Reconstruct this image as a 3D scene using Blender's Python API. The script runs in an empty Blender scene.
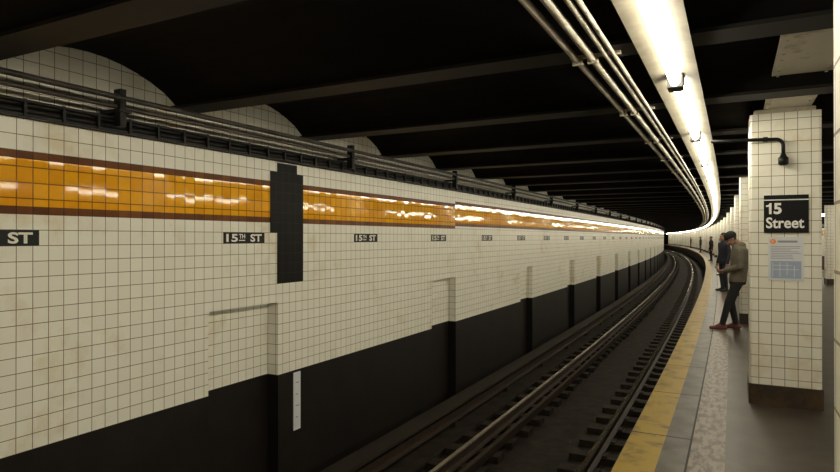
import bpy, math, random
from mathutils import Vector, Matrix
random.seed(7)
R=850.0
Y0,Y1=-9.0,168.0
def bend(x,y):
    return x-(max(0.0,y-5.0)**2)/(2*R)
def link(o): bpy.context.scene.collection.objects.link(o)
bpy.context.scene.view_settings.view_transform='Standard'

# ---------------------------------------------------------------- materials
def newmat(name):
    m=bpy.data.materials.new(name); m.use_nodes=True
    nt=m.node_tree; b=nt.nodes.get('Principled BSDF')
    return m,nt,b
def N(nt,t,**k):
    n=nt.nodes.new(t)
    for a,v in k.items(): setattr(n,a,v)
    return n
def c4(c): return (c[0],c[1],c[2],1)
def plain(name,col,rough=.5,metal=0,spec=.5,noise=None,nscale=3.0,bump=0,bscale=40,emit=0,stretch=None,lo=.38,hi=.62):
    m,nt,b=newmat(name)
    b.inputs['Roughness'].default_value=rough; b.inputs['Metallic'].default_value=metal
    b.inputs['Specular IOR Level'].default_value=spec
    b.inputs['Base Color'].default_value=c4(col)
    at=N(nt,'ShaderNodeAttribute'); at.attribute_name='orig'
    vec=at.outputs['Vector']
    if stretch:
        mp=N(nt,'ShaderNodeMapping'); mp.inputs['Scale'].default_value=stretch
        nt.links.new(vec,mp.inputs['Vector']); vec=mp.outputs[0]
    if noise:
        n=N(nt,'ShaderNodeTexNoise'); n.inputs['Scale'].default_value=nscale; n.inputs['Detail'].default_value=8; n.inputs['Roughness'].default_value=.65
        nt.links.new(vec,n.inputs['Vector'])
        r=N(nt,'ShaderNodeValToRGB'); r.color_ramp.elements[0].position=lo; r.color_ramp.elements[1].position=hi
        r.color_ramp.elements[0].color=c4(noise); r.color_ramp.elements[1].color=c4(col)
        nt.links.new(n.outputs['Fac'],r.inputs['Fac']); nt.links.new(r.outputs[0],b.inputs['Base Color'])
    if bump:
        n2=N(nt,'ShaderNodeTexNoise'); n2.inputs['Scale'].default_value=bscale; n2.inputs['Detail'].default_value=4
        nt.links.new(vec,n2.inputs['Vector'])
        bp=N(nt,'ShaderNodeBump'); bp.inputs['Strength'].default_value=bump; bp.inputs['Distance'].default_value=.01
        nt.links.new(n2.outputs['Fac'],bp.inputs['Height']); nt.links.new(bp.outputs[0],b.inputs['Normal'])
    if emit:
        b.inputs['Emission Color'].default_value=c4(col); b.inputs['Emission Strength'].default_value=emit
    return m
TP=.1108
def tile(name,c1,c2,mortar,rough=.25,tw=TP,th=TP,ms=.0030,tilt=.02,grime=(.55,.45,.32),glo=.30,ghi=.55,spec=.5):
    m,nt,b=newmat(name); L=nt.links
    at=N(nt,'ShaderNodeAttribute'); at.attribute_name='orig'
    sp=N(nt,'ShaderNodeSeparateXYZ'); L.new(at.outputs['Vector'],sp.inputs[0])
    ad=N(nt,'ShaderNodeMath',operation='ADD'); L.new(sp.outputs[0],ad.inputs[0]); L.new(sp.outputs[1],ad.inputs[1])
    ad2=N(nt,'ShaderNodeMath',operation='ADD'); L.new(ad.outputs[0],ad2.inputs[0]); ad2.inputs[1].default_value=140*tw+.02
    sz=N(nt,'ShaderNodeMath',operation='ADD'); L.new(sp.outputs[2],sz.inputs[0]); sz.inputs[1].default_value=-.155+TP*20
    cb=N(nt,'ShaderNodeCombineXYZ'); L.new(ad2.outputs[0],cb.inputs[0]); L.new(sz.outputs[0],cb.inputs[1])
    br=N(nt,'ShaderNodeTexBrick'); br.offset=0; br.offset_frequency=1; br.squash=1; br.squash_frequency=1
    br.inputs['Scale'].default_value=1; br.inputs['Mortar Size'].default_value=ms; br.inputs['Mortar Smooth'].default_value=.1
    br.inputs['Brick Width'].default_value=tw; br.inputs['Row Height'].default_value=th
    br.inputs['Color1'].default_value=c4(c1); br.inputs['Color2'].default_value=c4(c2); br.inputs['Mortar'].default_value=c4(mortar)
    L.new(cb.outputs[0],br.inputs['Vector'])
    n=N(nt,'ShaderNodeTexNoise'); n.inputs['Scale'].default_value=1.3; n.inputs['Detail'].default_value=9; n.inputs['Roughness'].default_value=.7
    L.new(at.outputs['Vector'],n.inputs['Vector'])
    r=N(nt,'ShaderNodeValToRGB'); r.color_ramp.elements[0].position=glo; r.color_ramp.elements[1].position=ghi
    r.color_ramp.elements[0].color=c4(grime); r.color_ramp.elements[1].color=(1,1,1,1)
    L.new(n.outputs['Fac'],r.inputs['Fac'])
    mx=N(nt,'ShaderNodeMixRGB',blend_type='MULTIPLY'); mx.inputs[0].default_value=1
    L.new(br.outputs['Color'],mx.inputs[1]); L.new(r.outputs[0],mx.inputs[2]); L.new(mx.outputs[0],b.inputs['Base Color'])
    b.inputs['Roughness'].default_value=rough; b.inputs['Specular IOR Level'].default_value=spec
    sc=N(nt,'ShaderNodeVectorMath',operation='DIVIDE'); L.new(cb.outputs[0],sc.inputs[0]); sc.inputs[1].default_value=(tw,th,1)
    fl=N(nt,'ShaderNodeVectorMath',operation='FLOOR'); L.new(sc.outputs[0],fl.inputs[0])
    wn=N(nt,'ShaderNodeTexWhiteNoise'); wn.noise_dimensions='3D'; L.new(fl.outputs[0],wn.inputs['Vector'])
    sb=N(nt,'ShaderNodeVectorMath',operation='SUBTRACT'); L.new(wn.outputs['Color'],sb.inputs[0]); sb.inputs[1].default_value=(.5,.5,.5)
    s2=N(nt,'ShaderNodeVectorMath',operation='SCALE'); L.new(sb.outputs[0],s2.inputs[0]); s2.inputs['Scale'].default_value=tilt
    inv=N(nt,'ShaderNodeMath',operation='SUBTRACT'); inv.inputs[0].default_value=1; L.new(br.outputs['Fac'],inv.inputs[1])
    bp=N(nt,'ShaderNodeBump'); bp.inputs['Strength'].default_value=.3; bp.inputs['Distance'].default_value=.003
    L.new(inv.outputs[0],bp.inputs['Height'])
    a3=N(nt,'ShaderNodeVectorMath',operation='ADD'); L.new(bp.outputs[0],a3.inputs[0]); L.new(s2.outputs[0],a3.inputs[1])
    nm=N(nt,'ShaderNodeVectorMath',operation='NORMALIZE'); L.new(a3.outputs[0],nm.inputs[0]); L.new(nm.outputs[0],b.inputs['Normal'])
    return m

M={}
M['white']=tile('cream_wall_tile',(.81,.795,.70),(.77,.75,.65),(.24,.18,.11),rough=.38,grime=(.86,.79,.66),glo=.33,ghi=.46,spec=.28)
M['gold']=tile('gold_band_tile',(.90,.45,.014),(.80,.36,.01),(.22,.09,.012),rough=.045,ms=.0042,tilt=.010,grime=(.85,.75,.65),spec=.25)
M['goldborder']=tile('brown_border_tile',(.20,.065,.010),(.13,.04,.007),(.04,.018,.008),rough=.4,th=TP/2,tilt=.02,spec=.12)
M['blacktile']=tile('black_tile',(.005,.005,.005),(.007,.006,.005),(.02,.017,.013),rough=.5,spec=.12)
M['base']=plain('dark_wall_paint',(.011,.008,.006),.6,spec=.25,noise=(.006,.0045,.0035),nscale=2,bump=.2)
M['ceil']=plain('sooty_ceiling_paint',(.009,.007,.006),.8,spec=.15,noise=(.005,.004,.0035),nscale=1.5,bump=.3,bscale=12)
M['beam']=plain('black_steel_paint',(.0085,.007,.006),.55,spec=.2,noise=(.022,.012,.007),nscale=1.2,lo=.28,hi=.42)
M['tray']=plain('black_cable',(.009,.008,.007),.55,spec=.3)
M['conduit']=plain('grey_conduit',(.46,.42,.34),.4,noise=(.28,.24,.19),nscale=6)
M['wallpipe']=plain('dusty_wall_pipe',(.085,.075,.06),.45,noise=(.025,.02,.016),nscale=5)
M['enamel']=plain('enamel_reflector',(.13,.118,.09),.5,spec=.2,noise=(.09,.08,.06),nscale=5)
M['lamp']=plain('fluorescent_diffuser',(1.0,.92,.72),.4,emit=33)
M['socket']=plain('lamp_socket',(.02,.02,.02),.5)
M['conc']=plain('platform_concrete',(.058,.043,.029),.42,noise=(.026,.018,.012),nscale=2.5,bump=.15,bscale=60)
M['conc2']=plain('edge_concrete',(.10,.088,.067),.45,noise=(.042,.035,.025),nscale=4,bump=.15)
M['yellow']=plain('worn_yellow_paint',(.36,.235,.022),.5,noise=(.15,.095,.022),nscale=5,lo=.34,hi=.50,bump=.2)
M['speckle']=plain('worn_granolithic_strip',(.18,.145,.105),.45,noise=(.07,.038,.025),nscale=22,lo=.42,hi=.56,stretch=(1,.35,1))
M['bed']=plain('sooty_trackbed',(.030,.021,.013),.75,spec=.25,noise=(.009,.0065,.0045),nscale=4,bump=.6,bscale=18)
M['tie']=plain('creosote_tie',(.034,.024,.015),.7,spec=.25,noise=(.014,.010,.0065),nscale=6,bump=.4)
M['railside']=plain('rusty_rail',(.035,.021,.012),.6,spec=.3,noise=(.018,.011,.007),nscale=8)
M['railtop']=plain('polished_rail_head',(.50,.44,.35),.22,metal=1)
M['cover']=plain('third_rail_cover_board',(.034,.026,.018),.5,spec=.3,noise=(.016,.012,.008),nscale=5,stretch=(4,.3,4))
M['girder']=plain('girder_paint',(.50,.46,.36),.5,noise=(.22,.17,.11),nscale=4,lo=.30,hi=.45)
M['colbase']=plain('column_base_paint',(.026,.016,.009),.45,noise=(.075,.040,.012),nscale=5,lo=.35,hi=.55)
M['signblack']=plain('sign_black_enamel',(.006,.006,.006),.4,spec=.2)
M['signwhite']=plain('sign_white',(.80,.80,.77),.4)
M['tabwhite']=plain('tablet_letter',(.72,.70,.60),.3)
M['paper']=plain('notice_paper',(.66,.68,.71),.6)
M['inkgrey']=plain('notice_ink',(.26,.28,.36),.6)
M['inkblue']=plain('notice_map_blue',(.34,.41,.54),.6)
M['orange']=plain('notice_orange',(.85,.28,.03),.5)
M['litter']=plain('litter_paper',(.26,.24,.19),.7)

# ---------------------------------------------------------------- builder
class B:
    def __init__(s): s.v=[];s.f=[];s.m=[];s.sm=[];s.mats=[]
    def mi(s,k):
        if k not in s.mats: s.mats.append(k)
        return s.mats.index(k)
    def face(s,idx,k,sm=False): s.f.append(idx); s.m.append(s.mi(k)); s.sm.append(sm)
    def quad(s,a,b,c,d,k):
        n=len(s.v); s.v+= [a,b,c,d]; s.face((n,n+1,n+2,n+3),k)
    def box(s,x0,x1,y0,y1,z0,z1,k,step=None,kt=None):
        s.sweep([(x0,z0),(x1,z0),(x1,z1),(x0,z1)],y0,y1,step or (y1-y0),k)
    def sweep(s,prof,y0,y1,step,k,closed=True,caps=True,sm=False,ks=None):
        n=max(1,int(math.ceil((y1-y0)/step-1e-6))); P=len(prof); b0=len(s.v)
        for i in range(n+1):
            y=y0+(y1-y0)*i/n
            for (x,z) in prof: s.v.append((x,y,z))
        for i in range(n):
            for j in range(P if closed else P-1):
                a=b0+i*P+j; b=b0+i*P+(j+1)%P
                s.face((a,a+P,b+P,b),(ks[j] if ks else k),sm)
        if closed and caps:
            s.face(tuple(b0+j for j in range(P)),k); s.face(tuple(b0+n*P+j for j in reversed(range(P))),k)
    def pipey(s,x,z,r,y0,y1,k,step=2.0,seg=10):
        s.sweep([(x+r*math.cos(2*math.pi*j/seg),z+r*math.sin(2*math.pi*j/seg)) for j in range(seg)],y0,y1,step,k,sm=True)
    def tube(s,pts,r,k,seg=12,caps=True):
        pts=[Vector(p) for p in pts]; rr=r if isinstance(r,(list,tuple)) else [r]*len(pts)
        b0=len(s.v); up=None
        for i,p in enumerate(pts):
            t=(pts[min(i+1,len(pts)-1)]-pts[max(i-1,0)]).normalized()
            if up is None: up=t.orthogonal().normalized()
            up=(up-t*up.dot(t)).normalized(); w=t.cross(up)
            for j in range(seg):
                a=2*math.pi*j/seg; q=p+(up*math.cos(a)+w*math.sin(a))*rr[i]; s.v.append(tuple(q))
        for i in range(len(pts)-1):
            for j in range(seg):
                a=b0+i*seg+j; b=b0+i*seg+(j+1)%seg; s.face((a,b,b+seg,a+seg),k,True)
        if caps:
            s.face(tuple(b0+j for j in reversed(range(seg))),k); s.face(tuple(b0+(len(pts)-1)*seg+j for j in range(seg)),k)
    def text(s,txt,k,o,u,w,W=None,H=None,bold=.02,align='l'):
        vs,fs=textgeo(txt,bold); x0=min(v[0] for v in vs); x1=max(v[0] for v in vs); y0=min(v[1] for v in vs); y1=max(v[1] for v in vs)
        sy=H/(y1-y0) if H else W/(x1-x0); sx=W/(x1-x0) if W else sy
        o=Vector(o);u=Vector(u);w=Vector(w); b0=len(s.v)
        for v in vs: s.v.append(tuple(o+u*((v[0]-x0)*sx)+w*((v[1]-y0)*sy)))
        for f in fs: s.face(tuple(b0+i for i in f),k)
    def one(s,k,o,u,w,H):
        """sans-serif digit 1: stem with a flag"""
        o=Vector(o);u=Vector(u);w=Vector(w)
        for poly in ([(.26,0),(.46,0),(.46,1),(.30,1),(.26,.90)],[(.26,.90),(.20,.84),(.02,.80),(.02,.66),(.26,.66)]):
            n=len(s.v)
            for a,c in poly: s.v.append(tuple(o+u*(a*H)+w*(c*H)))
            s.face(tuple(n+i for i in range(len(poly))),k)
    def finish(s,name,bendit=True,mat=None):
        me=bpy.data.meshes.new(name)
        vs=[(bend(v[0],v[1]),v[1],v[2]) for v in s.v] if bendit else s.v
        me.from_pydata(vs,[],s.f)
        for k in s.mats: me.materials.append(M[k])
        me.polygons.foreach_set('material_index',s.m); me.polygons.foreach_set('use_smooth',s.sm)
        at=me.attributes.new('orig','FLOAT_VECTOR','POINT')
        at.data.foreach_set('vector',[c for v in s.v for c in v])
        me.update()
        o=bpy.data.objects.new(name,me); link(o)
        return o
def textgeo(txt,bold):
    cu=bpy.data.curves.new('t','FONT'); cu.body=txt; cu.size=1; cu.offset=bold; cu.resolution_u=4
    o=bpy.data.objects.new('t',cu); link(o)
    dg=bpy.context.evaluated_depsgraph_get()
    me=bpy.data.meshes.new_from_object(o.evaluated_get(dg))
    vs=[tuple(v.co) for v in me.vertices]; fs=[tuple(p.vertices) for p in me.polygons]
    bpy.data.objects.remove(o); bpy.data.meshes.remove(me)
    return vs,fs
CX=1.97                       # centre line of the island platform
def mir(x): return 2*CX-x

# ---------------------------------------------------------------- track walls
NW=4.745; N0=4.1
niches=[(N0+NW*i,N0+NW*i+.98) for i in range(-2,34)]
def track_wall(name,side):
    b=B(); X=(lambda x:x) if side<0 else mir
    xw=-4.4; xn=-4.55; xl=-4.5; zt=2.48
    brk=sorted([Y0,Y1,9.8]+[e for n in niches for e in n if Y0<e<Y1])
    segs=[]
    for a,c in zip(brk[:-1],brk[1:]):
        if c-a<1e-4: continue
        n=max(1,int(math.ceil((c-a)/2.0)))
        for i in range(n): segs.append((a+(c-a)*i/n,a+(c-a)*(i+1)/n))
    def q(x,a,c,z0,z1,k): b.quad((X(x),a,z0),(X(x),c,z0),(X(x),c,z1),(X(x),a,z1),k)
    for a,c in segs:
        mid=(a+c)/2; inn=any(n0<mid<n1 for n0,n1 in niches)
        dz=TP*.4 if mid>9.8 else 0
        b0=1.817+dz; b1=2.26+dz
        rows=[(.95,b0,'white'),(b0,b0+TP/2,'goldborder'),(b0+TP/2,b1-TP/2,'gold'),(b1-TP/2,b1,'goldborder'),(b1,zt,'white')]
        for z0,z1,k in rows: q(xw,a,c,z0,z1,k)
        xx=xn if inn else xw
        q(xx,a,c,.155,.95,'white'); q(xx,a,c,-1.32,.155,'base')
        q(xl,a,c,zt,3.35,'white')
        b.quad((X(xw),a,zt),(X(xw),c,zt),(X(xl),c,zt),(X(xl),a,zt),'base')
        if inn: b.quad((X(xw),a,.95),(X(xw),c,.95),(X(xn),c,.95),(X(xn),a,.95),'white')
    for n0,n1 in niches:
        for e in (n0,n1):
            if Y0<e<Y1:
                for z0,z1,k in ((-1.32,.155,'base'),(.155,.95,'white')):
                    b.quad((X(xw),e,z0),(X(xn),e,z0),(X(xn),e,z1),(X(xw),e,z1),k)
    b.box(min(X(-4.56),X(-4.75)),max(X(-4.56),X(-4.75)),Y0,Y1,-1.32,3.35,'base',step=4)
    return b.finish(name)
track_wall('wall_left',-1)
track_wall('wall_right',1)
b=B(); b.box(-4.75,mir(-4.75),Y0-.2,Y0,-1.3,3.4,'white'); b.finish('wall_back')
b=B(); b.box(-4.75,mir(-4.75),Y1,Y1+.2,-1.3,3.4,'ceil'); b.finish('far_darkness_cap')  # dark cap added at the far end, stands in for tunnel darkness

# black tile repair patch on the gold band
b=B()
for (a,c,z0,z1) in ((5.06,5.39,2.15,2.47),(4.95,5.50,1.706,2.37),(5.06,5.50,1.152,1.706)):
    b.box(-4.399,-4.393,a,c,z0,z1,'blacktile')
b.finish('black_tile_patch')

# name tablets "15TH ST"
ty=2.30
tabs=[]
while ty<80:
    tabs.append(ty); ty+=2.27
tabs[0]=2.25
for i,yc in enumerate(tabs):
    b=B(); z0=1.595; z1=z0+TP; xf=-4.391
    b.box(-4.399,xf,yc-.285,yc+.285,z0,z1,'signblack')
    u=(0,1,0); w=(0,0,1); x=xf+.0015
    b.text('15','tabwhite',(x,yc-.255,z0+.016),u,w,W=.155,H=.079,bold=.03)
    b.text('TH','tabwhite',(x,yc-.085,z0+.05),u,w,W=.085,H=.045,bold=.03)
    b.quad((x,yc-.085,z0+.026),(x,yc,z0+.026),(x,yc,z0+.036),(x,yc-.085,z0+.036),'tabwhite')
    b.text('ST','tabwhite',(x,yc+.075,z0+.016),u,w,W=.165,H=.079,bold=.03)
    b.finish('station_name_tablet')

b=B(); b.box(-4.399,-4.39,5.33,5.45,-.52,.13,'paper')
for j in range(4):
    z=.02-j*.13; b.quad((-4.388,5.36,z-.012),(-4.388,5.42-.02*(j%2),z-.012),(-4.388,5.42-.02*(j%2),z),(-4.388,5.36,z),'inkgrey')
b.finish('paper_notice')

# ---------------------------------------------------------------- wall-top cables and pipes
def wall_services(side):
    X=(lambda x:x) if side<0 else mir
    b=B()
    def bx(x0,x1,*a,**kw):
        x0,x1=X(x0),X(x1); b.box(min(x0,x1),max(x0,x1),*a,**kw)
    bx(-4.399,-4.33,Y0+.01,Y1-.01,2.485,2.51,'tray',step=2)
    for x,z,r in ((-4.365,2.535,.022),(-4.37,2.58,.022),(-4.33,2.595,.014)):
        b.pipey(X(x),z,r,Y0+.01,Y1-.01,'tray',seg=8)
    y=Y0+.05
    while y<70:
        bx(-4.43,-4.315,y,y+.02,2.49,2.61,'tray'); y+=.27
    b.finish('cable_rack')
    b=B()
    for x,z,r in ((-4.27,2.675,.018),(-4.24,2.745,.022)):
        b.pipey(X(x),z,r,Y0+.01,Y1-.01,'wallpipe',seg=10)
    y=3.05-3.2*3
    while y<100:
        x0,x1=X(-4.30),X(-4.22)
        b.box(min(x0,x1),max(x0,x1),y,y+.05,2.52,2.812,'tray')
        b.box(min(X(-4.44),X(-4.2)),max(X(-4.44),X(-4.2)),y-.02,y+.09,2.63,2.655,'tray')
        y+=3.2
    b.finish('conduit_run')
wall_services(-1); wall_services(1)

# ---------------------------------------------------------------- ceiling: jack arches + steel beams
BP=1.8; BY=3.88
ybs=[BY+BP*i for i in range(-7,92)]
b=B(); xl,xr=-4.5,mir(-4.5)
SEG=12
for y in ybs:
    a,c=y+.06,y+BP-.06
    prof=[]
    for i in range(SEG+1):
        t=i/SEG; prof.append((a+(c-a)*t,2.845+.27*math.sin(math.pi*t)**.75))
    for i in range(SEG):
        (ya,za),(yb,zb)=prof[i],prof[i+1]
        n=len(b.v); b.v+=[(xl,ya,za),(xr,ya,za),(xr,yb,zb),(xl,yb,zb)]; b.face((n,n+3,n+2,n+1),'ceil',True)
b.box(xl-.25,xr+.25,Y0-.2,Y1+.2,3.35,3.5,'ceil',step=4)
b.finish('ceiling')
b=B()
for y in ybs:
    if y<Y0+.2 or y>Y1-.2: continue
    b.box(xl,xr,y-.13,y+.13,2.815,2.84,'beam')
    b.box(xl,xr,y-.065,y+.065,2.84,3.2,'beam')
b.finish('ceiling_beams')

# ---------------------------------------------------------------- platform (floor)
b=B()
def plat(X):
    for x0,x1,k in ((-.77,-.50,'yellow'),(-.50,-.305,'conc2'),(-.305,-.06,'speckle')):
        x0,x1=X(x0),X(x1); x0,x1=min(x0,x1),max(x0,x1)
        n=90
        for i in range(n):
            a=Y0+(Y1-Y0)*i/n; c=Y0+(Y1-Y0)*(i+1)/n
            b.quad((x0,a,0),(x1,a,0),(x1,c,0),(x0,c,0),k)
plat(lambda x:x); plat(mir)
n=90
for i in range(n):
    a=Y0+(Y1-Y0)*i/n; c=Y0+(Y1-Y0)*(i+1)/n
    b.quad((-.06,a,0),(mir(-.06),a,0),(mir(-.06),c,0),(-.06,c,0),'conc')
for X in ((lambda x:x),mir):
    x0,x1=X(-.775),X(-.45); b.box(min(x0,x1),max(x0,x1),Y0,Y1,-.16,-.002,'conc2',step=2)
    x0,x1=X(-.50),X(-.30); b.box(min(x0,x1),max(x0,x1),Y0,Y1,-1.3,-.16,'base',step=2)
    y=Y0+.7
    while y<60:
        x0,x1=X(-.772),X(-.305); b.box(min(x0,x1),max(x0,x1),y,y+.012,-.01,.001,'base'); y+=1.52
    x0,x1=X(-.315),X(-.300); b.box(min(x0,x1),max(x0,x1),Y0,Y1,-.01,.0012,'base',step=2)
b.finish('floor')

# trackbed
b=B()
b.box(-4.75,mir(-4.75),Y0-.2,Y1+.2,-1.5,-1.30,'bed',step=2)
for X in ((lambda x:x),mir):
    for x0,x1,z in ((-4.4,-3.5,-1.22),(-1.25,-.50,-1.22)):
        a,c=X(x0),X(x1); b.box(min(a,c),max(a,c),Y0,Y1,-1.30,z,'bed',step=2)
b.finish('floor_trackbed')
RL,RR=-3.10,-1.585
for X in ((lambda x:x),mir):
    b=B(); y=Y0+.2
    while y<110:
        for rc in (RL,RR):
            j=random.uniform(-.03,.03)
            a,c=X(rc-.36+j),X(rc+.40+j); b.box(min(a,c),max(a,c),y,y+.23,-1.30,-1.208,'tie')
        y+=.6
    b.finish('railway_ties')
    for rc in (RL,RR):
        b=B(); x=X(rc); zt=-1.05
        prof=[(x-.07,-1.205),(x+.07,-1.205),(x+.07,-1.193),(x+.012,-1.175),(x+.012,-1.095),(x+.036,-1.085),(x+.036,zt-.012),(x+.026,zt),(x-.026,zt),(x-.036,zt-.012),(x-.036,-1.085),(x-.012,-1.095),(x-.012,-1.175),(x-.07,-1.193)]
        ks=['railside']*14; ks[7]='railtop'
        b.sweep(prof,Y0,Y1,1.5,'railside',ks=ks)
        y=Y0+.2
        while y<45:
            b.box(x-.13,x+.13,y+.03,y+.20,-1.206,-1.19,'railside'); y+=.6
        b.finish('running_rail')
    b=B(); x=X(-3.78)
    b.sweep([(x-.06,-1.12),(x+.06,-1.12),(x+.06,-1.11),(x+.01,-1.09),(x+.01,-1.02),(x+.035,-1.01),(x+.035,-.97),(x-.035,-.97),(x-.035,-1.01),(x-.01,-1.02),(x-.01,-1.09),(x-.06,-1.11)],Y0,Y1,1.5,'railside')
    b.box(x-.15,x+.12,Y0,Y1,-.885,-.85,'cover',step=1.5)
    y=Y0+.5
    while y<90:
        b.box(x-.05,x+.05,y,y+.1,-1.23,-1.12,'tie')
        sgn=-1 if X(0)==0 else 1
        a,c=x+sgn*.15,x+sgn*.12
        b.box(min(a,c),max(a,c),y,y+.06,-1.22,-.85,'railside')
        y+=2.4
    b.finish('third_rail')
    b=B(); x=X(-2.83)
    b.box(x-.03,x+.03,Y0,Y1,-1.205,-1.09,'railside',step=1.5)
    b.finish('guard_rail')
b=B()
for i in range(170):
    y=random.uniform(3,45); x=random.choice([random.uniform(-2.55,-2.05),random.uniform(-4.2,-3.95),random.uniform(-1.10,-.9)])
    s=random.uniform(.012,.045); a=random.uniform(0,3.1); z=-1.298 if -2.7<x<-1.8 else -1.218
    z+=.004
    dx,dy=s*math.cos(a),s*math.sin(a)
    b.quad((x-dx,y-dy,z),(x+dy*.5,y-dx*.5,z+.008),(x+dx,y+dy,z),(x-dy*.5,y+dx*.5,z+.012),'litter')
b.finish('track_litter')

# ---------------------------------------------------------------- columns
def column(y,X):
    b=B(); x0,x1=sorted((X(.145),X(.75))); y0,y1=y,y+.6; ch=.02
    def ring(e,c):
        return [(x0-e+c,y0-e),(x1+e-c,y0-e),(x1+e,y0-e+c),(x1+e,y1+e-c),(x1+e-c,y1+e),(x0-e+c,y1+e),(x0-e,y1+e-c),(x0-e,y0-e+c)]
    def prism(e,z0,z1,k):
        r=ring(e,ch); n=len(b.v)
        for z in (z0,z1):
            for p in r: b.v.append((p[0],p[1],z))
        for j in range(8): b.face((n+j,n+(j+1)%8,n+8+(j+1)%8,n+8+j),k)
        b.face(tuple(n+8+j for j in range(8)),k); b.face(tuple(n+j for j in reversed(range(8))),k)
    prism(0,.0,2.88,'white'); prism(.012,.0,.20,'colbase'); prism(-.04,2.88,2.93,'girder')
    b.finish('tiled_column')
CP=6.25
for i in range(-1,26):
    y=6.85+CP*i
    column(y,lambda x:x)
    column(y,mir)
for X in ((lambda x:x),mir):
    b=B(); c=X(.47)
    b.box(c-.20,c+.20,Y0,Y1,2.93,2.955,'girder',step=2)
    b.box(c-.10,c+.10,Y0,Y1,2.955,3.2,'girder',step=2)
    y=Y0+.1
    while y<30:
        for dx in (-.17,.15): b.box(c+dx,c+dx+.02,y,y+.02,2.922,2.93,'girder')
        y+=.16
    b.finish('column_girder')

# ---------------------------------------------------------------- fluorescent lights + overhead conduit
for X in ((lambda x:x),mir):
    b=B(); c=X(-.36); z=2.80
    b.sweep([(c-.05,z),(c+.05,z),(c+.15,z-.022),(c+.15,z-.030),(c+.05,z-.012),(c-.05,z-.012),(c-.15,z-.030),(c-.15,z-.022)],Y0+.2,Y1-2,1.5,'enamel')
    y=-8.3+.15
    while y<Y1-5:
        prof=[(c+.036*math.cos(t),z-.045-.055*math.sin(t)) for t in [math.pi*j/8 for j in range(9)]]
        prof=[(c+.036,z-.012)]+prof+[(c-.036,z-.012)]
        b.sweep(prof,y,y+2.40,1.2,'lamp',sm=False)
        for yy in (y-.08,y+2.40):
            b.box(c-.05,c+.05,yy,yy+.08,z-.105,z-.012,'socket')
        b.box(c-.02,c+.02,y+.6,y+.65,z,z+.014,'socket')
        y+=2.56
    b.finish('fluorescent_light_row')
    b=B()
    for dx,r in ((-.885,.021),(-.79,.024),(-.70,.016),(-.655,.014)):
        b.pipey(X(dx),2.785,r,Y0+.1,Y1-1,'conduit',seg=12)
    for yb in ybs:
        if Y0<yb<90:
            a,cc=X(-.93),X(-.62); b.box(min(a,cc),max(a,cc),yb-.02,yb+.02,2.80,2.814,'girder')
            for dx in (-.885,-.79): b.box(X(dx)-.032,X(dx)+.032,yb-.012,yb+.012,2.757,2.80,'girder')
    b.finish('overhead_conduit')

# bracket pipe in front of the column
b=B()
pts=[(-.20,6.79,2.63),(.0,6.79,2.625),(.20,6.79,2.62),(.33,6.79,2.615)]
for j in range(1,7):
    t=j/6*math.pi/2; pts.append((.36+.07*math.sin(t),6.79,2.545+.07*math.cos(t)))
pts+=[(.43,6.79,2.45)]
b.tube(pts,.017,'signblack')
b.tube([(.43,6.79,2.47),(.43,6.79,2.44),(.43,6.79,2.43),(.43,6.79,2.37),(.43,6.79,2.355)],[.02,.03,.045,.045,.03],'signblack',seg=16)
b.box(.26,.30,6.78,6.849,2.60,2.64,'signblack')
b.finish('bracket_lamp')

# station sign
b=B(); yf=6.835
b.box(.267,.642,yf,6.849,1.70,2.07,'signblack')
u=(1,0,0); w=(0,0,1); yt=yf-.0015
b.quad((.267,yt,2.018),(.642,yt,2.018),(.642,yt,2.028),(.267,yt,2.028),'signwhite')
b.one('signwhite',(.283,yt,1.885),u,w,.108)
b.text('5','signwhite',(.350,yt,1.883),u,w,W=.068,H=.110,bold=.035)
b.text('Street','signwhite',(.285,yt,1.745),u,w,W=.32,H=.108,bold=.022)
b.finish('station_sign')
b=B(); yf=6.842
b.box(.305,.60,yf,6.849,1.235,1.66,'paper'); yt=yf-.0015
n=len(b.v); cxx,czz=.345,1.615
b.v.append((cxx,yt,czz))
for j in range(20): b.v.append((cxx+.026*math.cos(j*math.pi/10),yt,czz+.026*math.sin(j*math.pi/10)))
for j in range(20): b.face((n,n+1+j,n+1+(j+1)%20),'orange')
b.text('F','paper',(cxx-.010,yt-.001,czz-.014),u,w,H=.028,bold=.02)
b.quad((.385,yt,1.605),(.55,yt,1.605),(.55,yt,1.625),(.385,yt,1.625),'inkgrey')
for j in range(8):
    z=1.565-j*.017; e=.58-random.uniform(0,.12)
    b.quad((.325,yt,z),(e,yt,z),(e,yt,z+.005),(.325,yt,z+.005),'inkgrey')
b.quad((.325,yt,1.255),(.58,yt,1.255),(.58,yt,1.425),(.325,yt,1.425),'inkblue')
for (x0,z0,x1,z1) in ((.34,1.27,.345,1.41),(.40,1.27,.406,1.41),(.46,1.29,.466,1.41),(.34,1.34,.56,1.346),(.34,1.38,.50,1.385),(.52,1.27,.526,1.38)):
    b.quad((x0,yt-.0008,z0),(x1,yt-.0008,z0),(x1,yt-.0008,z1),(x0,yt-.0008,z1),'paper')
b.finish('service_notice')

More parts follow.
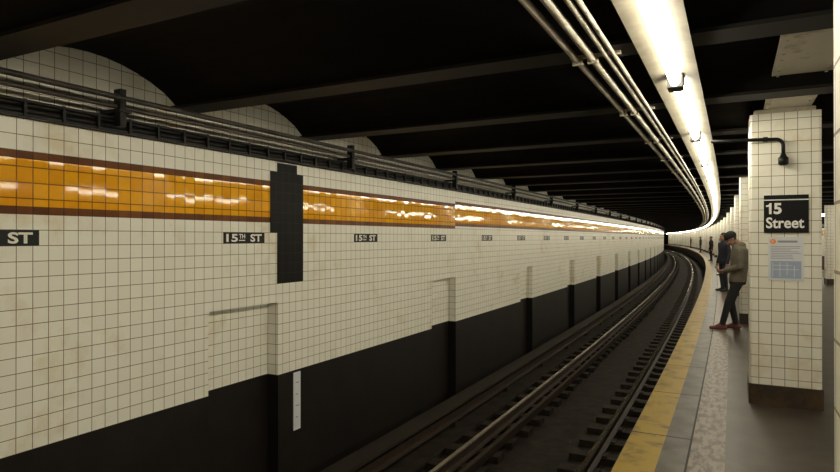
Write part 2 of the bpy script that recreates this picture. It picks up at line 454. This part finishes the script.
# ---------------------------------------------------------------- people
def V(s,f,u): return Vector((s,-f,u))      # side, forward, up  (figure faces local -Y)
def ellipsoid(c,r,rot=None,seg=20,rng=14):
    vs=[];fs=[]
    for i in range(rng+1):
        th=math.pi*i/rng
        for j in range(seg):
            ph=2*math.pi*j/seg
            p=Vector((r[0]*math.sin(th)*math.cos(ph),r[1]*math.sin(th)*math.sin(ph),r[2]*math.cos(th)))
            if rot: p=rot@p
            vs.append(c+p)
    for i in range(rng):
        for j in range(seg):
            a=i*seg+j; b_=i*seg+(j+1)%seg; fs.append((a,a+seg,b_+seg,b_))
    return vs,fs
def capsule(a,b,ra,rb,seg=14):
    ax=(b-a); L=ax.length; t=ax.normalized(); u=t.orthogonal().normalized(); w=t.cross(u)
    rings=[]
    for i in range(5): th=math.pi/2*(1-i/4+0.0); rings.append((a-t*ra*math.sin(th),max(ra*math.cos(th),.0005)))
    for i in range(1,4): rings.append((a+ax*i/4,ra+(rb-ra)*i/4))
    for i in range(5): th=math.pi/2*(i/4); rings.append((b+t*rb*math.sin(th),max(rb*math.cos(th),.0005)))
    vs=[];fs=[]
    for p,r in rings:
        for j in range(seg):
            an=2*math.pi*j/seg; vs.append(p+(u*math.cos(an)+w*math.sin(an))*r)
    for i in range(len(rings)-1):
        for j in range(seg):
            x=i*seg+j; y=i*seg+(j+1)%seg; fs.append((x,y,y+seg,x+seg))
    fs.append(tuple(reversed(range(seg)))); n=(len(rings)-1)*seg; fs.append(tuple(n+j for j in range(seg)))
    return vs,fs
def loft(rows,seg=24):
    vs=[];fs=[]
    for (f,u,hw,hd) in rows:
        for j in range(seg):
            an=2*math.pi*j/seg; ca,sa=math.cos(an),math.sin(an)
            e=.8
            vs.append(V(hw*math.copysign(abs(ca)**e,ca),f+hd*math.copysign(abs(sa)**e,sa),u))
    for i in range(len(rows)-1):
        for j in range(seg):
            x=i*seg+j; y=i*seg+(j+1)%seg; fs.append((x,x+seg,y+seg,y))
    fs.append(tuple(range(seg))); n=(len(rows)-1)*seg; fs.append(tuple(n+j for j in reversed(range(seg))))
    return vs,fs
def fuse(parts,voxel):
    vs=[];fs=[]
    for v,f in parts:
        n=len(vs); vs+=[tuple(p) for p in v]; fs+=[tuple(n+i for i in q) for q in f]
    me=bpy.data.meshes.new('tmp'); me.from_pydata(vs,[],fs); me.update()
    import bmesh
    bm=bmesh.new(); bm.from_mesh(me); bmesh.ops.recalc_face_normals(bm,faces=bm.faces); bm.to_mesh(me); bm.free()
    o=bpy.data.objects.new('tmp',me); link(o)
    md=o.modifiers.new('r','REMESH'); md.mode='VOXEL'; md.voxel_size=voxel
    ms=o.modifiers.new('s','SMOOTH'); ms.iterations=3; ms.factor=.5
    dg=bpy.context.evaluated_depsgraph_get()
    m2=bpy.data.meshes.new_from_object(o.evaluated_get(dg))
    out=([v.co.copy() for v in m2.vertices],[tuple(p.vertices) for p in m2.polygons])
    bpy.data.objects.remove(o); bpy.data.meshes.remove(me); bpy.data.meshes.remove(m2)
    return out
def segdist(p,a,b):
    ab=b-a; t=max(0,min(1,(p-a).dot(ab)/ab.length_squared)); return (p-(a+ab*t)).length,t
def person(name,pose,cols,loc,rotz,scale=1.0,voxel=.013,detail=True):
    P=pose; b=B()
    for kk,cc in cols.items():
        M[name+kk]=plain(name+'_'+kk,cc[0],cc[1],bump=.8 if kk in('jacket','trousers') else (.3 if kk=='hat' else 0),bscale=11,noise=tuple(c*.7 for c in cc[0]),nscale=6)
    K=lambda s:name+s
    bones=[];parts=[]
    def cap(a,b_,ra,rb,lab): parts.append(capsule(a,b_,ra,rb)); bones.append((a,b_,ra,rb,lab))
    parts.append(loft(P['torso']))
    T=P['torso']
    for i in range(len(T)-1):
        bones.append((V(0,T[i][0],T[i][1]),V(0,T[i+1][0],T[i+1][1]),(T[i][2]+T[i][3])/2,(T[i+1][2]+T[i+1][3])/2,'jacket'))
    for sd in ('L','R'):
        h,k,a,toe=[V(*q) for q in P['leg'+sd]]
        cap(h,k,.092,.066,'trousers'); cap(k,a+(k-a).normalized()*.03,.064,.052,'trousers')
        heel=a+(a-toe).normalized()*.045; heel.z=toe.z
        cap(heel+Vector((0,0,.005)),toe,.042,.036,'shoe'); cap(a,heel*.4+toe*.6+Vector((0,0,.02)),.045,.036,'shoe')
        s,e,wr=[V(*q) for q in P['arm'+sd][:3]]
        cap(s,e,.068,.056,'jacket'); cap(e,wr,.056,.042,'jacket')
    nb,hc=V(*P['neck']),V(*P['head'])
    cap(nb,hc+(nb-hc)*.3,.062,.052,'skin')
    if P.get('hood'):
        parts.append(ellipsoid(nb+Vector((0,.05,.0)),(.12,.085,.065))); bones.append((nb+Vector((-.05,.05,0)),nb+Vector((.05,.05,0)),.08,.08,'jacket'))
    parts.append(ellipsoid(nb+Vector((0,0,-.03)),(.105,.09,.06))); bones.append((nb+Vector((-.05,0,-.03)),nb+Vector((.05,0,-.03)),.075,.075,'jacket'))
    vs,fs=fuse(parts,voxel)
    for v in vs:
        if v.z<.0: v.z=0
    n0=len(b.v); b.v+=[tuple(v) for v in vs]
    for f in fs:
        c=sum((vs[i] for i in f),Vector())/len(f); best=None
        for a,b_,ra,rb,lab in bones:
            d,t=segdist(c,a,b_); d-=ra+(rb-ra)*t
            if best is None or d<best[0]: best=(d,lab)
        lab=best[1]
        if lab=='trousers' and c.z>P['hem']: lab='jacket'
        if lab=='jacket' and c.z<P['hem'] and abs(c.x)<.215: lab='trousers'
        b.face(tuple(n0+i for i in f),K(lab),True)
    # head
    tilt=Matrix.Rotation(P.get('turn',0),3,'Z')@Matrix.Rotation(P['tilt'],3,'X')
    def HP(s,f,u): return V(s,f,u)
    hp=[ellipsoid(HP(0,-.012,.035),(.076,.096,.088)),ellipsoid(HP(0,.022,-.03),(.058,.068,.085)),ellipsoid(HP(0,.055,-.085),(.03,.026,.025)),
        capsule(HP(0,.088,.012),HP(0,.107,-.028),.008,.013,8),ellipsoid(HP(0,.075,.03),(.055,.018,.012)),
        ellipsoid(HP(.03,.07,-.02),(.022,.02,.02)),ellipsoid(HP(-.03,.07,-.02),(.022,.02,.02)),
        ellipsoid(HP(.076,-.01,-.005),(.010,.02,.032)),ellipsoid(HP(-.076,-.01,-.005),(.010,.02,.032)),
        capsule(HP(0,-.02,-.05),HP(0,-.035,-.13),.052,.052),ellipsoid(HP(0,.083,-.058),(.022,.012,.009))]
    hv,hf=fuse(hp,.006 if detail else .012)
    n0=len(b.v); b.v+=[tuple(hc+tilt@v) for v in hv]
    for f in hf:
        c=sum((hv[i] for i in f),Vector())/len(f)
        lip=abs(c.x)<.022 and abs(c.z+.058)<.008 and c.y<-.08
        hairz=(-c.y)<.055+.0*c.z and c.z>.045-(0.09 if (-c.y)<-.01 else 0) and not(abs(c.x)>.07 and abs(c.z+.005)<.035 and -c.y>-.03)
        b.face(tuple(n0+i for i in f),K('lip') if lip else (K('hair') if hairz else K('skin')),True)
    for s in (-1,1):
        ev,ef=ellipsoid(HP(s*.03,.080,.008),(.012,.010,.007),seg=10,rng=8); n0=len(b.v); b.v+=[tuple(hc+tilt@v) for v in ev]
        for f in ef: b.face(tuple(n0+i for i in f),K('hair'),True)
    if 'hat' in cols:
        ev,ef=ellipsoid(HP(0,-.014,.045),(.087,.107,.098),seg=24,rng=18); n0=len(b.v)
        b.v+=[tuple(hc+tilt@v) for v in ev]
        for f in ef:
            c=sum((ev[i] for i in f),Vector())/4
            if c.z>.035-(-c.y<0)*.03: b.face(tuple(n0+i for i in f),K('hat'),True)
    else:
        ev,ef=ellipsoid(HP(0,-.022,.045),(.083,.098,.09),seg=24,rng=18); n0=len(b.v)
        b.v+=[tuple(hc+tilt@v) for v in ev]
        for f in ef:
            c=sum((ev[i] for i in f),Vector())/4
            if c.z>.06-((-c.y)<.02)*.07: b.face(tuple(n0+i for i in f),K('hair'),True)
    # hands
    for sd,sg in (('L',1),('R',-1)):
        wr=V(*P['arm'+sd][2]); e=V(*P['arm'+sd][1]); d=V(*P['arm'+sd][3]).normalized()
        nrm=V(*P['arm'+sd][4]).normalized(); nrm=(nrm-d*nrm.dot(d)).normalized(); side=d.cross(nrm)*sg
        pr=[capsule(wr-d*.02,wr+d*.03,.028,.027),]
        for q in (-.026,-.009,.009,.026): pr.append(capsule(wr+d*.01+side*q*.6,wr+d*.085+side*q,.016,.012,8))
        ln=[.058,.07,.076,.068]
        cu=P.get('curl',.5)
        for q,l in zip((-.028,-.0095,.0095,.028),ln):
            p0=wr+d*.085+side*q; d1=(d*math.cos(cu*.6)+nrm*math.sin(cu*.6)); p1=p0+d1*l*.5
            d2=(d*math.cos(cu*1.5)+nrm*math.sin(cu*1.5)); p2=p1+d2*l*.5
            pr.append(capsule(p0,p1,.0105,.0095,8)); pr.append(capsule(p1,p2,.0095,.008,8))
        t0=wr+d*.03+side*.025; t1=t0+(d*.7+side*.6+nrm*.35).normalized()*.042; t2=t1+(d*.9+nrm*.4).normalized()*.032
        pr.append(capsule(t0,t1,.014,.012,8)); pr.append(capsule(t1,t2,.012,.009,8))
        if detail: v2,f2=fuse(pr,.0045); prs=[(v2,f2)]
        else: prs=pr
        for v2,f2 in prs:
            n0=len(b.v); b.v+=[tuple(v) for v in v2]
            for f in f2: b.face(tuple(n0+i for i in f),K('skin'),True)
    if P.get('phone'):
        c=V(*P['phone']); n0=len(b.v)
        rt=Matrix.Rotation(math.radians(-40),3,'X')
        for z in (-.005,.005):
            for x,y in ((-.036,-.07),(.036,-.07),(.036,.07),(-.036,.07)): b.v.append(tuple(c+rt@Vector((x,y,z))))
        for q in ((3,2,1,0),(4,5,6,7),(0,1,5,4),(1,2,6,5),(2,3,7,6),(3,0,4,7)): b.face(tuple(n0+i for i in q),'signblack')
    o=b.finish(name,bendit=False)
    o.location=(bend(loc[0],loc[1]),loc[1],0); o.rotation_euler=(0,0,rotz); o.scale=(scale,)*3
    return o
poseA=dict(hem=.85,hood=True,
 torso=[(-.06,.80,.165,.125),(-.06,.88,.182,.14),(-.075,1.0,.178,.135),(-.085,1.12,.185,.14),(-.095,1.25,.205,.145),(-.10,1.36,.215,.14),(-.09,1.43,.19,.12),(-.07,1.49,.11,.085)],
 legL=[(.09,-.06,.86),(.11,.10,.48),(.11,.20,.09),(.13,.38,.038)],
 legR=[(-.09,-.06,.86),(-.10,.03,.48),(-.11,-.05,.09),(-.14,.13,.038)],
 armL=[(.20,-.08,1.40),(.25,-.06,1.12),(.09,.15,1.04),(-.35,.8,-.1),(-.5,.0,.6)],
 armR=[(-.20,-.08,1.40),(-.25,-.06,1.12),(-.09,.15,1.02),(.3,.8,-.1),(.5,.0,.6)],
 neck=(0,-.06,1.49),head=(0,.035,1.60),tilt=math.radians(38),phone=(0,.25,1.06),curl=1.0)
person('standing_man',poseA,dict(jacket=((.15,.13,.095),.8),trousers=((.012,.012,.014),.8),shoe=((.16,.035,.03),.6),skin=((.42,.23,.15),.55),lip=((.30,.12,.09),.5),hair=((.015,.01,.008),.6),hat=((.008,.008,.009),.85)),(.03,12.2),math.radians(-82),1.02)
poseB=dict(hem=.90,
 torso=[(0,.82,.165,.12),(0,.90,.175,.125),(0,1.02,.165,.115),(0,1.15,.18,.12),(0,1.30,.205,.13),(-.01,1.38,.21,.125),(-.01,1.44,.18,.105),(0,1.50,.09,.07)],
 legL=[(.09,0,.88),(.11,.03,.49),(.12,-.01,.09),(.15,.17,.038)],
 legR=[(-.09,0,.88),(-.12,.01,.49),(-.13,-.03,.09),(-.17,.14,.038)],
 armL=[(.20,0,1.41),(.26,-.03,1.12),(.27,.05,.86),(0,.25,-1),(-1,.2,0)],
 armR=[(-.20,0,1.41),(-.26,-.03,1.12),(-.27,.05,.86),(0,.25,-1),(1,.2,0)],
 neck=(0,0,1.50),head=(0,.02,1.635),tilt=math.radians(8),curl=.5)
cB=dict(jacket=((.022,.026,.045),.8),trousers=((.02,.022,.03),.8),shoe=((.02,.017,.015),.5),skin=((.42,.24,.16),.55),lip=((.30,.12,.09),.5),hair=((.02,.012,.008),.6))
person('waiting_man',poseB,cB,(-.12,20.8),math.radians(-60),1.03,detail=False)
person('waiting_woman',poseB,dict(cB,jacket=((.02,.018,.018),.8)),(-.10,29.5),math.radians(-100),.97,voxel=.02,detail=False)
for (x,y,r,s,jc) in ((-.35,48,-70,1.0,(.03,.022,.02)),(-.45,75,-90,1.02,(.02,.02,.02)),(.0,108,-90,1.0,(.025,.02,.02))):
    person('distant_commuter',poseB,dict(cB,jacket=(jc,.8)),(x,y),math.radians(r),s,voxel=.022,detail=False)

# ---------------------------------------------------------------- world + camera
w=bpy.data.worlds.new('World'); w.use_nodes=True
w.node_tree.nodes['Background'].inputs[0].default_value=(.02,.017,.013,1); w.node_tree.nodes['Background'].inputs[1].default_value=.3
bpy.context.scene.world=w
cam=bpy.data.cameras.new('camera'); co=bpy.data.objects.new('camera',cam); link(co)
cam.sensor_width=36; cam.lens=600/840*36; cam.clip_start=.05; cam.clip_end=500
co.location=(0,0,1.65); co.rotation_euler=(math.radians(90.19),0,math.radians(27.6))
bpy.context.scene.camera=co
